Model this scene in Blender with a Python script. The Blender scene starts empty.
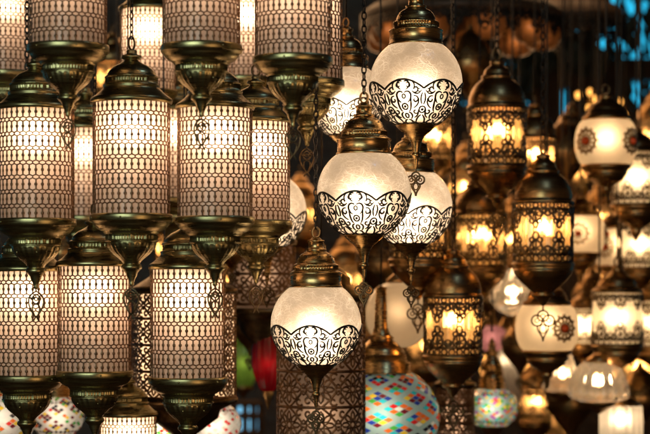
import bpy, bmesh, math, random
from mathutils import Vector
random.seed(7)
PI = math.pi
sc = bpy.context.scene
col = sc.collection
U = 1.06/650          # metres per photo pixel at the focus distance
D0 = 3.0
CAMZ = 1.6
HY = 290              # horizon row of the photograph
CEIL = 3.55

def W(px, py, d):
    return Vector(((px-325)*U*d/D0, d, CAMZ + (HY-py)*U*d/D0))

# ------------------------------------------------------------------ materials
def newmat(name):
    m = bpy.data.materials.new(name); m.use_nodes = True
    nt = m.node_tree; nt.nodes.clear()
    out = nt.nodes.new('ShaderNodeOutputMaterial')
    return m, nt, out
def node(nt, t, **kw):
    n = nt.nodes.new(t)
    for k, v in kw.items():
        if k in n.inputs: n.inputs[k].default_value = v
        else: setattr(n, k, v)
    return n
def ramp(nt, fac, stops):
    r = nt.nodes.new('ShaderNodeValToRGB')
    while len(r.color_ramp.elements) < len(stops): r.color_ramp.elements.new(0.5)
    for e, (p, c) in zip(r.color_ramp.elements, stops):
        e.position = p; e.color = (c[0], c[1], c[2], 1)
    nt.links.new(fac, r.inputs[0]); return r.outputs[0]

def brass(name, c1, c2, rough=(.22, .5), nscale=60, metallic=1.0, bump=.15):
    m, nt, out = newmat(name)
    tc = node(nt, 'ShaderNodeTexCoord')
    oi = node(nt, 'ShaderNodeObjectInfo')
    add = node(nt, 'ShaderNodeVectorMath', operation='ADD')
    nt.links.new(tc.outputs['Object'], add.inputs[0]); nt.links.new(oi.outputs['Random'], add.inputs[1])
    n1 = node(nt, 'ShaderNodeTexNoise', Scale=nscale, Detail=6.0, Roughness=.65)
    n2 = node(nt, 'ShaderNodeTexNoise', Scale=nscale*4, Detail=4.0)
    mp = node(nt, 'ShaderNodeMapping'); mp.inputs['Scale'].default_value = (.35, .35, 6.0)
    nt.links.new(add.outputs[0], mp.inputs[0])
    nt.links.new(add.outputs[0], n1.inputs['Vector']); nt.links.new(mp.outputs[0], n2.inputs['Vector'])
    b = node(nt, 'ShaderNodeBsdfPrincipled', Metallic=metallic)
    nt.links.new(ramp(nt, n1.outputs['Fac'], [(.35, c1), (.65, c2)]), b.inputs['Base Color'])
    mr = node(nt, 'ShaderNodeMapRange'); mr.inputs[3].default_value = rough[0]; mr.inputs[4].default_value = rough[1]
    mr.inputs[1].default_value = .3; mr.inputs[2].default_value = .7
    nt.links.new(n2.outputs['Fac'], mr.inputs[0]); nt.links.new(mr.outputs[0], b.inputs['Roughness'])
    bp = node(nt, 'ShaderNodeBump', Strength=bump, Distance=.0008)
    bp2 = node(nt, 'ShaderNodeBump', Strength=.22, Distance=.0004)
    nt.links.new(n2.outputs['Fac'], bp2.inputs['Height']); nt.links.new(bp2.outputs[0], bp.inputs['Normal'])
    nt.links.new(n1.outputs['Fac'], bp.inputs['Height']); nt.links.new(bp.outputs[0], b.inputs['Normal'])
    nt.links.new(b.outputs[0], out.inputs[0]); return m

def frosted(name, trans, diff, mixf=.6, bump=.1, crackle=0, gloss=.05, scale=40, fwd=.4, frough=.85):
    m, nt, out = newmat(name)
    tc = node(nt, 'ShaderNodeTexCoord')
    oi = node(nt, 'ShaderNodeObjectInfo')
    ad = node(nt, 'ShaderNodeVectorMath', operation='ADD')
    nt.links.new(tc.outputs['Object'], ad.inputs[0]); nt.links.new(oi.outputs['Random'], ad.inputs[1])
    vec = ad.outputs[0]
    tr = node(nt, 'ShaderNodeBsdfTranslucent', Color=(*trans, 1))
    df = node(nt, 'ShaderNodeBsdfDiffuse', Color=(*diff, 1))
    gl = node(nt, 'ShaderNodeBsdfGlossy', Roughness=.12, Color=(1, 1, 1, 1))
    nz = node(nt, 'ShaderNodeTexNoise', Scale=scale, Detail=5.0)
    nt.links.new(vec, nz.inputs['Vector'])
    bp = node(nt, 'ShaderNodeBump', Strength=bump, Distance=.001)
    if crackle:
        wn = node(nt, 'ShaderNodeTexNoise', Scale=22.0, Detail=3.0)
        nt.links.new(vec, wn.inputs['Vector'])
        sub = node(nt, 'ShaderNodeVectorMath', operation='SCALE'); sub.inputs['Scale'].default_value = .035
        nt.links.new(wn.outputs['Color'], sub.inputs[0])
        add = node(nt, 'ShaderNodeVectorMath', operation='ADD')
        nt.links.new(vec, add.inputs[0]); nt.links.new(sub.outputs[0], add.inputs[1])
        mp = node(nt, 'ShaderNodeMapping'); mp.inputs['Scale'].default_value = (1, 1, 1.9); mp.inputs['Rotation'].default_value = (.35, .3, 0)
        nt.links.new(add.outputs[0], mp.inputs[0])
        vo = node(nt, 'ShaderNodeTexVoronoi', Scale=36.0, feature='DISTANCE_TO_EDGE')
        nt.links.new(mp.outputs[0], vo.inputs['Vector'])
        # milky patches where the crackle is dense
        pn = node(nt, 'ShaderNodeTexNoise', Scale=26.0, Detail=4.0, Roughness=.6)
        nt.links.new(vec, pn.inputs['Vector'])
        vo2 = node(nt, 'ShaderNodeTexVoronoi', Scale=105.0, feature='DISTANCE_TO_EDGE'); nt.links.new(mp.outputs[0], vo2.inputs['Vector'])
        mp2 = node(nt, 'ShaderNodeMapping'); mp2.inputs['Scale'].default_value = (1, 1, 3.2); mp2.inputs['Rotation'].default_value = (.5, .45, 0)
        nt.links.new(add.outputs[0], mp2.inputs[0])
        st = node(nt, 'ShaderNodeTexNoise', Scale=42.0, Detail=4.0, Roughness=.55, Distortion=1.6); nt.links.new(mp2.outputs[0], st.inputs['Vector'])
        e1 = ramp(nt, vo.outputs['Distance'], [(0, (1, 1, 1)), (.06, (0, 0, 0))])
        e2 = ramp(nt, vo2.outputs['Distance'], [(0, (.8, .8, .8)), (.09, (0, 0, 0))])
        e3 = ramp(nt, st.outputs['Fac'], [(.47, (0, 0, 0)), (.5, (.6, .6, .6)), (.53, (0, 0, 0))])
        mx1 = node(nt, 'ShaderNodeMix', data_type='RGBA', blend_type='LIGHTEN'); mx1.inputs[0].default_value = 1
        nt.links.new(e1, mx1.inputs[6]); nt.links.new(e2, mx1.inputs[7])
        mx2 = node(nt, 'ShaderNodeMix', data_type='RGBA', blend_type='LIGHTEN'); mx2.inputs[0].default_value = 1
        nt.links.new(mx1.outputs[2], mx2.inputs[6]); nt.links.new(e3, mx2.inputs[7])
        edge = mx2.outputs[2]
        dens = ramp(nt, pn.outputs['Fac'], [(.40, (.15, .15, .15)), (.66, (1, 1, 1))])
        mul = node(nt, 'ShaderNodeMix', data_type='RGBA', blend_type='MULTIPLY'); mul.inputs[0].default_value = 1
        nt.links.new(edge, mul.inputs[6]); nt.links.new(dens, mul.inputs[7])
        cm = node(nt, 'ShaderNodeMix', data_type='RGBA'); 
        cm.inputs[6].default_value = (*[c*.58 for c in trans], 1); cm.inputs[7].default_value = (1, 1, 1, 1)
        nt.links.new(mul.outputs[2], cm.inputs[0])
        cp = node(nt, 'ShaderNodeMix', data_type='RGBA', blend_type='MULTIPLY'); cp.inputs[0].default_value = 1
        cl = ramp(nt, pn.outputs['Fac'], [(.36, (.80, .80, .81)), (.6, (1, 1, 1))])
        nt.links.new(cm.outputs[2], cp.inputs[6]); nt.links.new(cl, cp.inputs[7])
        nt.links.new(cp.outputs[2], tr.inputs[0])
        nt.links.new(mul.outputs[2], bp.inputs['Height'])
    else:
        tc2 = ramp(nt, nz.outputs['Fac'], [(.3, [c*.86 for c in trans]), (.7, trans)])
        nt.links.new(tc2, tr.inputs[0])
        nt.links.new(nz.outputs['Fac'], bp.inputs['Height'])
    for b in (tr, df, gl): nt.links.new(bp.outputs[0], b.inputs['Normal'])
    m1 = node(nt, 'ShaderNodeMixShader'); m1.inputs[0].default_value = mixf
    rf = node(nt, 'ShaderNodeBsdfRefraction', Roughness=frough, IOR=1.45)
    src = tr.inputs[0].links[0].from_socket; nt.links.new(src, rf.inputs[0]); nt.links.new(bp.outputs[0], rf.inputs['Normal'])
    mf = node(nt, 'ShaderNodeMixShader'); mf.inputs[0].default_value = fwd
    nt.links.new(tr.outputs[0], mf.inputs[1]); nt.links.new(rf.outputs[0], mf.inputs[2])
    nt.links.new(df.outputs[0], m1.inputs[1]); nt.links.new(mf.outputs[0], m1.inputs[2])
    lw = node(nt, 'ShaderNodeFresnel', IOR=1.45)
    mg = node(nt, 'ShaderNodeMath', operation='MULTIPLY'); mg.inputs[1].default_value = gloss*18
    nt.links.new(lw.outputs[0], mg.inputs[0])
    m2 = node(nt, 'ShaderNodeMixShader'); nt.links.new(mg.outputs[0], m2.inputs[0])
    nt.links.new(m1.outputs[0], m2.inputs[1]); nt.links.new(gl.outputs[0], m2.inputs[2])
    nt.links.new(m2.outputs[0], out.inputs[0]); return m

def clear(name, tint, ft=.55, rough=.08):
    m, nt, out = newmat(name)
    tp = node(nt, 'ShaderNodeBsdfTransparent', Color=(*tint, 1))
    tr = node(nt, 'ShaderNodeBsdfTranslucent', Color=(*tint, 1))
    gl = node(nt, 'ShaderNodeBsdfGlossy', Roughness=rough)
    rf = node(nt, 'ShaderNodeBsdfRefraction', Color=(*tint, 1), Roughness=.05, IOR=1.35)
    m0 = node(nt, 'ShaderNodeMixShader'); m0.inputs[0].default_value = .5
    nt.links.new(tp.outputs[0], m0.inputs[1]); nt.links.new(rf.outputs[0], m0.inputs[2])
    m1 = node(nt, 'ShaderNodeMixShader'); m1.inputs[0].default_value = 1-ft
    nt.links.new(m0.outputs[0], m1.inputs[1]); nt.links.new(tr.outputs[0], m1.inputs[2])
    fr = node(nt, 'ShaderNodeFresnel', IOR=1.6)
    m2 = node(nt, 'ShaderNodeMixShader'); nt.links.new(fr.outputs[0], m2.inputs[0])
    nt.links.new(m1.outputs[0], m2.inputs[1]); nt.links.new(gl.outputs[0], m2.inputs[2])
    nt.links.new(m2.outputs[0], out.inputs[0]); return m

def emit(name, c, s):
    m, nt, out = newmat(name)
    e = node(nt, 'ShaderNodeEmission', Color=(*c, 1), Strength=s)
    nt.links.new(e.outputs[0], out.inputs[0]); return m

def plain(name, c1, c2, rough=.6, scale=12, metallic=0.0):
    return brass(name, c1, c2, (rough-.15, rough+.15), scale, metallic, .2)

M = dict(
    olive=brass('aged_olive_brass', (.23, .19, .09), (.36, .30, .14), (.22, .44), 26, 1.0, .05),
    dark=brass('blackened_brass', (.06, .042, .025), (.16, .11, .055), (.28, .5), 80),
    lattice=brass('dark_pierced_brass', (.12, .065, .04), (.26, .15, .08), (.35, .55), 80),
    warm=brass('polished_antique_brass', (.36, .23, .095), (.52, .335, .14), (.18, .38), 30, 1.0, .05),
    bronze=brass('brown_bronze', (.27, .155, .065), (.42, .25, .10), (.24, .42), 25, 1.0, .05),
    iron=plain('black_iron', (.012, .01, .009), (.03, .024, .018), .45, 90, .7),
    wood=plain('dark_wood', (.035, .018, .009), (.075, .038, .018), .6, 5),
    cloth=frosted('frosted_cylinder_glass', (.96, .82, .70), (.60, .48, .42), .62, .15, 0, .02, 90, .38, .85),
    crackle=frosted('crackled_frosted_glass', (.99, .91, .80), (.44, .36, .29), .62, .5, 1, .055, 40, .55, .85),
    opal=frosted('opal_glass', (.96, .86, .70), (.70, .62, .52), .55, .05, 0, .03),
    lace=frosted('pale_lace_glass', (.78, .64, .54), (.36, .27, .22), .55, .2, 0, .02, 120),
    beads=frosted('beaded_grout_glass', (.40, .56, .52), (.26, .36, .35), .5, .9, 0, .06, 260),
    ribbed=frosted('ribbed_glass', (.95, .88, .80), (.5, .46, .42), .6, .3, 0, .05, 90),
    red=frosted('red_glass', (.40, .003, .010), (.25, .003, .008), .6, .9, 0, .06, 160, .12),
    tube=clear('clear_amber_glass', (1, .76, .45), .72),
    prism=clear('clear_crystal_glass', (1, .93, .85), .82, .04),
    bulb=emit('lit_bulb', (1, .55, .20), 22),
    blueglass=emit('daylight_sky', (.02, .36, .58), 1.7),
    palesky=emit('daylight_pale_sky', (.22, .58, .85), 1.6),
)
for nm, c in dict(orange=(.85, .16, .02), maroon=(.16, .01, .02), navy=(.02, .05, .35), green=(.06, .42, .06), aqua=(.03, .55, .62),
                  white=(.85, .85, .75), scarlet=(.7, .02, .02), yellow=(.9, .6, .04), violet=(.4, .05, .4), ink=(.02, .02, .03)).items():
    M[nm] = frosted(nm+'_mosaic_glass', c, [x*.6 for x in c], .65, .1, 0, .08)
M['dusk'] = frosted('dusky_cream_glass', (.8, .66, .5), (.45, .35, .27), .55, .1, fwd=.12)
M['redbead'] = frosted('red_bead', (.9, .10, .02), (1.0, .11, .02), .1, .0, 0, .05)

# ------------------------------------------------------------------ mesh helpers
def mesh_obj(name, bm, mats, parent=None, smooth=True, loc=None):
    me = bpy.data.meshes.new(name)
    bmesh.ops.recalc_face_normals(bm, faces=bm.faces) if len(bm.faces) < 200000 else None
    bm.to_mesh(me); bm.free()
    for m in (mats if isinstance(mats, (list, tuple)) else [mats]): me.materials.append(m)
    if smooth:
        me.polygons.foreach_set('use_smooth', [True]*len(me.polygons))
    o = bpy.data.objects.new(name, me); col.objects.link(o)
    if parent is not None: o.parent = parent
    if loc is not None: o.location = loc
    return o

def lathe(prof, segs=48, mod=None, bm=None, close=False):
    """prof: list of (r, z) in photo pixels. mod(r,z,ang)->r"""
    bm = bm or bmesh.new()
    rings = []
    for r, z in prof:
        ring = []
        for i in range(segs):
            a = 2*PI*i/segs
            rr = mod(r, z, a) if mod else r
            ring.append(bm.verts.new((rr*U*math.cos(a), rr*U*math.sin(a), z*U)))
        rings.append(ring)
    for A, B in zip(rings, rings[1:]):
        for i in range(segs):
            j = (i+1) % segs
            bm.faces.new((A[i], A[j], B[j], B[i]))
    if close:
        bm.faces.new(rings[0]); bm.faces.new(list(reversed(rings[-1])))
    return bm

def smoothprof(pts, n=6):
    out = []
    for i in range(len(pts)-1):
        p0 = pts[max(i-1, 0)]; p1 = pts[i]; p2 = pts[i+1]; p3 = pts[min(i+2, len(pts)-1)]
        for k in range(n):
            t = k/n
            out.append(tuple(.5*((2*p1[c]) + (-p0[c]+p2[c])*t + (2*p0[c]-5*p1[c]+4*p2[c]-p3[c])*t*t + (-p0[c]+3*p1[c]-3*p2[c]+p3[c])*t**3) for c in (0, 1)))
    out.append(pts[-1]); return out

def tube(bm, pts, r, segs=6, closed=False):
    rings = []; n = len(pts)
    pts = [Vector(p) for p in pts]
    for i in range(n):
        a = pts[(i-1) % n] if (closed or i) else pts[0]
        b = pts[(i+1) % n] if (closed or i < n-1) else pts[-1]
        t = (b-a).normalized()
        up = Vector((0, 1, 0)) if abs(t.y) < .9 else Vector((1, 0, 0))
        s = t.cross(up).normalized(); w = s.cross(t)
        rr = r[i] if isinstance(r, list) else r
        rings.append([bm.verts.new(pts[i] + s*rr*math.cos(2*PI*k/segs) + w*rr*math.sin(2*PI*k/segs)) for k in range(segs)])
    for i in range(n if closed else n-1):
        A, B = rings[i], rings[(i+1) % n]
        for k in range(segs):
            j = (k+1) % segs
            bm.faces.new((A[k], A[j], B[j], B[k]))
    if not closed:
        bm.faces.new(rings[0]); bm.faces.new(rings[-1])

def ribbon(bm, pts, mapf, w, h=.55, closed=False):
    """flat bar with thickness along 2D path pts, mapf(u,v)->(P,N) in px; w, h in px"""
    PN = [mapf(u, v) for u, v in pts]; n = len(PN); rows = []
    for i in range(n):
        P, N = PN[i]
        a = PN[(i-1) % n][0] if (closed or i) else P
        b = PN[(i+1) % n][0] if (closed or i < n-1) else P
        t = b-a
        if t.length < 1e-9: t = Vector((0, 0, 1))
        s = N.cross(t.normalized())
        ww = (w[i] if isinstance(w, list) else w)/2
        rows.append([bm.verts.new((P + s*x*ww + N*y)*U) for x, y in ((-1.1, -.1), (-1, h), (1, h), (1.1, -.1))])
    for i in range(n if closed else n-1):
        A, B = rows[i], rows[(i+1) % n]
        for k in range(3): bm.faces.new((A[k], A[k+1], B[k+1], B[k]))

def cylmap(R):
    def f(u, v):
        a = u/R; N = Vector((math.cos(a), math.sin(a), 0)); return N*R + Vector((0, 0, v)), N
    return f
def sphmap(R, zc, sq=1.0):
    def f(lon, lat):
        N = Vector((math.cos(lat)*math.cos(lon), math.cos(lat)*math.sin(lon), math.sin(lat)))
        P = Vector((N.x*R, N.y*R, N.z*R*sq + zc)); return P, N
    return f
def circ(cx, cy, r, n=12, ry=None): return [(cx+r*math.cos(2*PI*k/n), cy+(ry or r)*math.sin(2*PI*k/n)) for k in range(n)]
def spiral(cx, cy, r0, r1, a0, a1, n=14): return [(cx+(r0+(r1-r0)*k/n)*math.cos(a0+(a1-a0)*k/n), cy+(r0+(r1-r0)*k/n)*math.sin(a0+(a1-a0)*k/n)) for k in range(n+1)]
def bez(*p, n=10):
    out = []
    for k in range(n+1):
        t = k/n; q = [Vector((*x, 0)) for x in p]
        while len(q) > 1: q = [a.lerp(b, t) for a, b in zip(q, q[1:])]
        out.append((q[0].x, q[0].y))
    return out
def taper(n, w): return [w*(.45+.75*math.sin(PI*(.12+.8*k/(n-1)))) for k in range(n)]

# ------------------------------------------------------------------ object helpers
def empty(name, loc=(0, 0, 0)):
    o = bpy.data.objects.new(name, None); o.empty_display_size = .02; col.objects.link(o); o.location = loc; return o
def tag(o, label=None, cat=None, group=None, kind=None):
    if label: o['label'] = label
    if cat: o['category'] = cat
    if group: o['group'] = group
    if kind: o['kind'] = kind
    return o
def copy_tree(o, parent=None):
    c = o.copy(); col.objects.link(c)
    if parent is not None: c.parent = parent
    for ch in list(o.children): copy_tree(ch, c)
    return c
def kill(o):
    for ch in list(o.children): kill(ch)
    bpy.data.objects.remove(o)
def light(parent, z, power, color=(1, .66, .34), r=.012, x=0):
    l = bpy.data.lights.new('bulb_or_fill_light', 'POINT'); l.energy = power; l.color = color; l.shadow_soft_size = r
    l.use_soft_falloff = False
    o = bpy.data.objects.new('bulb_or_fill_light', l); col.objects.link(o); o.parent = parent; o.location = (x*U, 0, z*U); return o

# fluted band helper: sharp vertical ribs between zlo and zhi
def ribs(zlo, zhi, n, depth):
    def f(r, z, a):
        if zlo < z < zhi: return r - depth*(1 if (a*n/(2*PI)) % 1 < .5 else 0)
        return r
    return f

# ------------------------------------------------------------------ pendants, rings
def pendant_bm(w=14, h=30):
    bm = bmesh.new(); f = lambda u, v: (Vector((u, -.3, v)), Vector((0, -1, 0)))
    k = w/11
    tube(bm, [(0, 0, 0), (0, 0, -4*U)], .8*U)
    for s in (-1, 1):
        P = [bez((0, -3), (9*s*k, -8), (7*s*k, -19), (0, -h), n=10),
             bez((0, -6), (4*s*k, -8), (4.5*s*k, -14), (0, -16), n=8),
             bez((0, -16), (3.5*s*k, -17), (4*s*k, -21), (s*1.2, -h+1), n=6),
             spiral(3.6*s*k, -10, 2.6, .6, 1.2, 1.2+s*5, 9)]
        for p in P:
            ribbon(bm, p, f, 1.35, 1.4)
    ribbon(bm, circ(0, -11, 1.7, 8), f, 1.1, 1.4, True)
    for s in (-1, 1): ribbon(bm, [(0, -h+2), (s*3.2, -h-4)], f, 1.4, 1.4)
    return bm
def trefoil_bm(k=1.0):
    bm = bmesh.new(); f = lambda u, v: (Vector((u*k, -.3, v*k)), Vector((0, -1, 0)))
    tube(bm, [(0, 0, 0), (0, 0, -5*k*U)], .8*U)
    for cx, cy in ((-4.6, -12), (4.6, -12), (0, -8.5)):
        ribbon(bm, circ(cx, cy, 4.2, 14), f, 1.5, 1.3, True)
        ribbon(bm, circ(cx, cy, 1.6, 8), f, .9, 1.3, True)
    for s in (-1, 1):
        ribbon(bm, bez((s*3.5, -15.5), (s*6.5, -20), (0, -22), (0, -28), n=8), f, 1.5, 1.3)
    ribbon(bm, circ(0, -18.5, 2.6, 10, 3.4), f, 1.1, 1.3, True)
    return bm
def ring_bm(z0, r=6, wire=1.0):
    bm = bmesh.new()
    tube(bm, [(r*.72*math.cos(a)*U, 0, (z0+r+r*math.sin(a))*U) for a in [2*PI*k/16 for k in range(16)]], wire*U, 6, True)
    return bm

def add_chain(root, z0, kind='chain', mat=None, k=1.0):
    """hang the root from the ceiling: links (or a cord) in the root's local units"""
    s = root.scale.z
    top = (CEIL - root.location.z)/s/U
    bm = bmesh.new()
    if kind == 'chain':
        z = z0; i = 0; pitch = 6.6*k
        while z < top and i < 230:
            vert = i % 2
            pts = []
            for q in range(10):
                a = 2*PI*q/10; x = 2.1*k*math.cos(a); zz = z+3.9*k+4.4*k*math.sin(a)
                pts.append((x*U, 0, zz*U) if vert else (x*.25*U, x*.97*U, zz*U))
            tube(bm, pts, .72*k*U, 4, True)
            z += pitch; i += 1
    else:
        n = 14
        tube(bm, [(.5*math.sin(i*1.3)*U, .3*math.cos(i*.9)*U, (z0+(top-z0)*i/n)*U) for i in range(n+1)], .95*k*U, 6)
    return mesh_obj('chain' if kind == 'chain' else 'cord', bm, mat or M['iron'], root)

# ------------------------------------------------------------------ prototype A: cylinder lantern with pierced sleeve
HC = 116; RC = 38.2
def lattice_bm(R, H, ncol=37, nrow=8, w=1.3):
    bm = bmesh.new(); f = cylmap(R); cw = 2*PI*R/ncol; p = H/nrow
    hh = p*.338; a = (p/2-hh)*.60; 
    for r in range(nrow):
        zc = -p*(r+.5)
        for c in range(ncol):
            x = c*cw
            jit = random.uniform(-.12, .12)
            ribbon(bm, [(x+jit, zc-hh), (x+jit, zc-1.6), (x, zc-.9), (x, zc+.9), (x+jit, zc+1.6), (x+jit, zc+hh)], f, [w*1.1, w*1.1, 2.2*w, 2.2*w, w*1.1, w*1.1], .6)
            for s in (1, -1):
                ze = zc + s*(p/2)
                for t in (-1, 1):
                    ribbon(bm, [(x, zc+s*hh), (x+t*cw*.35, zc+s*(hh+a*.6)), (x+t*cw*.49, zc+s*(hh+a*1.1)), (x+t*cw*.5, ze-s*.05)], f, w*.92, .5)
    for z in (-.6, -H+.6):
        ribbon(bm, [(cw*i*.5, z) for i in range(ncol*2)], f, 1.6, .7, True)
    return bm
def build_cylinder_lantern():
    root = empty('cylinder_lantern')
    cap = lathe([(38.4, -3), (40.6, -2.4), (41, 0), (40.4, 2.2), (38.6, 3.4), (36, 5), (32.5, 8), (29.5, 11), (28, 13), (28.4, 14), (28.6, 15.6), (27.4, 16.4)] +
                [(26.4, z) for z in (16.8, 17.2, 19, 21, 22.6)] + [(27, 23), (26.8, 24.2), (25, 25)] +
                smoothprof([(25, 25), (23.2, 29), (18, 34), (12.5, 37), (8.2, 39.5), (7, 41)], 5) +
                [(9.5, 42), (10.6, 43.6), (9.8, 45.4), (6.4, 46.2), (5, 48), (5.6, 49.4), (4.6, 51), (1, 52)], 144, ribs(16.9, 22.8, 48, 2.6))
    mesh_obj('top_cap', cap, M['olive'], root)
    mesh_obj('hanging_ring', ring_bm(51, 6.6, 1.1), M['dark'], root)
    mesh_obj('shade', lathe([(RC-2.2, 0), (RC-2.2, -HC)], 64), M['cloth'], root)
    mesh_obj('filigree_sleeve', lattice_bm(RC, HC), M['lattice'], root)
    B = -HC
    cup = lathe([(38.6, B+3), (40.6, B+2.6), (41, B+1), (41, B-3.6), (40, B-5), (38.6, B-5.4), (37.6, B-8), (34.5, B-11.5), (30.5, B-13.8), (27.8, B-15), (27.8, B-16.3), (26.6, B-17)] +
                [(26, B-z) for z in (17.4, 17.8, 20, 22, 23.2)] + [(26.8, B-23.6), (26.6, B-24.6), (25, B-25.2)] +
                smoothprof([(25, B-25.2), (23.6, B-30), (19.2, B-36), (13.2, B-41), (9.6, B-44.5), (8.4, B-47)], 5) +
                [(9.8, B-48), (10.6, B-49.6), (10.4, B-51.4), (9, B-52.6), (7.6, B-54), (6, B-56), (5.4, B-58.5), (3.2, B-63), (2.4, B-66), (2.8, B-67.4), (1.2, B-69)], 144, lambda r, z, a, g=ribs(B-23.4, B-17.5, 48, 2.6): g(r, z, a)*(1+(.014*math.cos(a*24) if B-44 < z < B-26 else 0)))
    for k in range(6):
        a = 2*PI*k/6+.4
        for (r, z) in ((41, B-1.2), (22.6, B-31.5)):
            v = bmesh.ops.create_icosphere(cup, subdivisions=1, radius=1.2*U)['verts']
            for q in v: q.co += Vector((r*math.cos(a)*U, r*math.sin(a)*U, z*U))
    mesh_obj('bottom_cup', cup, M['olive'], root)
    mesh_obj('pendant', pendant_bm(), M['dark'], root, loc=(0, 0, (B-68)*U))
    light(root, -29, .50, (1, .68, .43), .02)
    light(root, -66, .022, (1, .62, .38), .02)  # added fill light spreading glow down the shade, not a second bulb
    return root
# (wear only) the pierced band on alternate lanterns comes from the wear in the metal

# ------------------------------------------------------------------ prototype B: globe lantern
def globe_filigree_bm(R, zc, n=7):
    bm = bmesh.new(); f0 = sphmap(R, zc); half = PI/n; HW = 20.0
    for s in range(n):
        def f(X, Y, s=s): return f0(2*half*s + X/HW*half - PI/2, -(Y-1)/R)
        def R2(p, w, h=.5, closed=False): ribbon(bm, p, f, w, h, closed)
        R2([(x, 2+9*(abs(x)/20)**1.9) for x in [-20+2*i for i in range(21)]], 1.7, .8)
        for g in (-1, 1):
            def m(pts): return [(g*x, y) for x, y in pts]
            def T(pts, w=1.75): R2(m(pts), taper(len(pts), w*.76))
            # heart under the crown of the scallop
            T(bez((.9, 4), (5, 2.5), (8, 6), (6, 10), (2.6, 12)))
            T(spiral(4.6, 8.2, 3.1, .7, -2.2, 3.2, 12), 1.5)
            T(bez((6.4, 3.4), (11, 4), (12, 9), (9.6, 12)), 1.5)
            # big S scroll
            T(bez((.8, 15), (4, 12), (8, 14), (9, 18), (7, 23), (3.6, 25)), 2.0)
            T(spiral(11.8, 11.6, 3.8, .8, 2.6, -3.6, 14), 1.7)
            T(bez((8.2, 13), (11, 17), (15, 17), (17, 14)), 1.6)
            T(spiral(15.6, 12.2, 2.5, .6, 0, 6, 10), 1.3)
            # scroll beside the eye
            T(spiral(11.6, 22, 4, .8, -2, 4.2, 14), 1.9)
            T(bez((7.4, 20), (6.6, 26), (8, 31), (4.5, 35)), 2.0)
            T(bez((15.4, 20.5), (16.2, 26), (13, 30), (9.6, 31)), 1.7)
            T(bez((19.2, 15), (16.8, 19), (17.6, 25), (19.3, 27)), 1.8)
            T(spiral(12, 35, 3.6, .8, 0, 5.6, 12), 1.7)
            T(bez((3.2, 36), (8, 37), (9, 42), (5, 45)), 1.9)
            T(bez((15, 33), (17, 38), (14, 42), (10, 43)), 1.8)
            T(bez((19.2, 39), (15, 43), (12, 46), (13, 51)), 1.9)
            T(bez((.8, 46), (6, 46), (9, 50), (6, 54)), 1.9)
            R2(m([(0, 54), (10, 50), (20, 54)]), 1.6)
        R2(circ(0, 29.5, 3.3, 12), 1.5, .5, True); R2(circ(0, 29.5, .8, 6), 1.5, .5, True)
        R2(circ(0, 18.6, 1.7, 8, 2.2), 1.3, .5, True)
        R2(circ(0, 40.5, 2.4, 10, 3), 1.5, .5, True)
        for e in (-19.95, 19.95):
            if e > 0: R2(circ(20, 33, 3.8, 12), 1.5, .5, True); R2(circ(20, 33, .9, 6), 1.5, .5, True)
        for x in (-14, -6, 6, 14): R2(circ(x, 57, 2.6, 8, 2), 1.6, .5, True)
    ribbon(bm, [(2*PI*i/60, -60/R) for i in range(60)], f0, 2.2, .6, True)
    return bm
def build_globe_lantern():
    root = empty('globe_lantern'); R = 46; zc = -math.sqrt(R*R-25*25)
    cap = lathe([(24.5, -2.2), (27, -2), (27.4, -.4), (26.8, .4), (26.2, 1), (26.2, 11.6), (27, 12.4), (26.6, 13.6), (24.6, 14.6), (23.2, 15.4)] +
                [(22.8, z) for z in (15.8, 16.4, 18, 20, 21)] + [(22.2, 21.6), (20.4, 22.8), (19.8, 23)] +
                smoothprof([(19.8, 23), (18.6, 27), (15.8, 31.5), (11, 34.6), (9.6, 35.6)], 5) +
                [(10.4, 36.2), (10.2, 37.6), (8, 38.2), (7.6, 39), (7.6, 44.4), (8.6, 45), (8.4, 46.4), (6, 47), (3.6, 49.4), (1, 50)], 132, ribs(15.9, 20.9, 44, 2.0))
    for k in range(8):
        a = 2*PI*k/8+.35
        res = bmesh.ops.create_icosphere(cap, subdivisions=1, radius=1.0*U)['verts']
        for q in res:
            q.co += Vector((17.2*math.cos(a)*U, 17.2*math.sin(a)*U, 29.5*U))
            for fc in q.link_faces: fc.material_index = 1
    mesh_obj('top_cap', cap, [M['warm'], M['iron']], root)
    mesh_obj('hanging_ring', ring_bm(49, 5.2, 1.1), M['bronze'], root)
    th0 = math.asin(25/R)
    prof = [(R*math.sin(th0+(PI-.2-th0)*k/40), zc+R*math.cos(th0+(PI-.2-th0)*k/40)) for k in range(41)]
    mesh_obj('shade', lathe(prof, 72), M['crackle'], root)
    mesh_obj('filigree', globe_filigree_bm(R+.2, zc), M['iron'], root)
    B = zc-R
    mesh_obj('socket', lathe([(5.5, 2), (5.5, -10), (4, -11), (.5, -11.2)], 16), M['iron'], root)
    cup = lathe(smoothprof([(21, B+6.4), (20, B+3.6), (15, B-1.5), (8.5, B-7), (5.5, B-13), (4, B-19), (3.2, B-23)], 4) +
                [(4.4, B-24), (4.6, B-26), (3.2, B-27.5), (2.4, B-30), (2, B-36), (1, B-39)], 40)
    mesh_obj('bottom_cup', cup, M['warm'], root)
    mesh_obj('pendant', trefoil_bm(1.0), M['dark'], root, loc=(0, 0, (B-38)*U))
    light(root, zc-12, .98, (1, .71, .44), .02)
    return root

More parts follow.
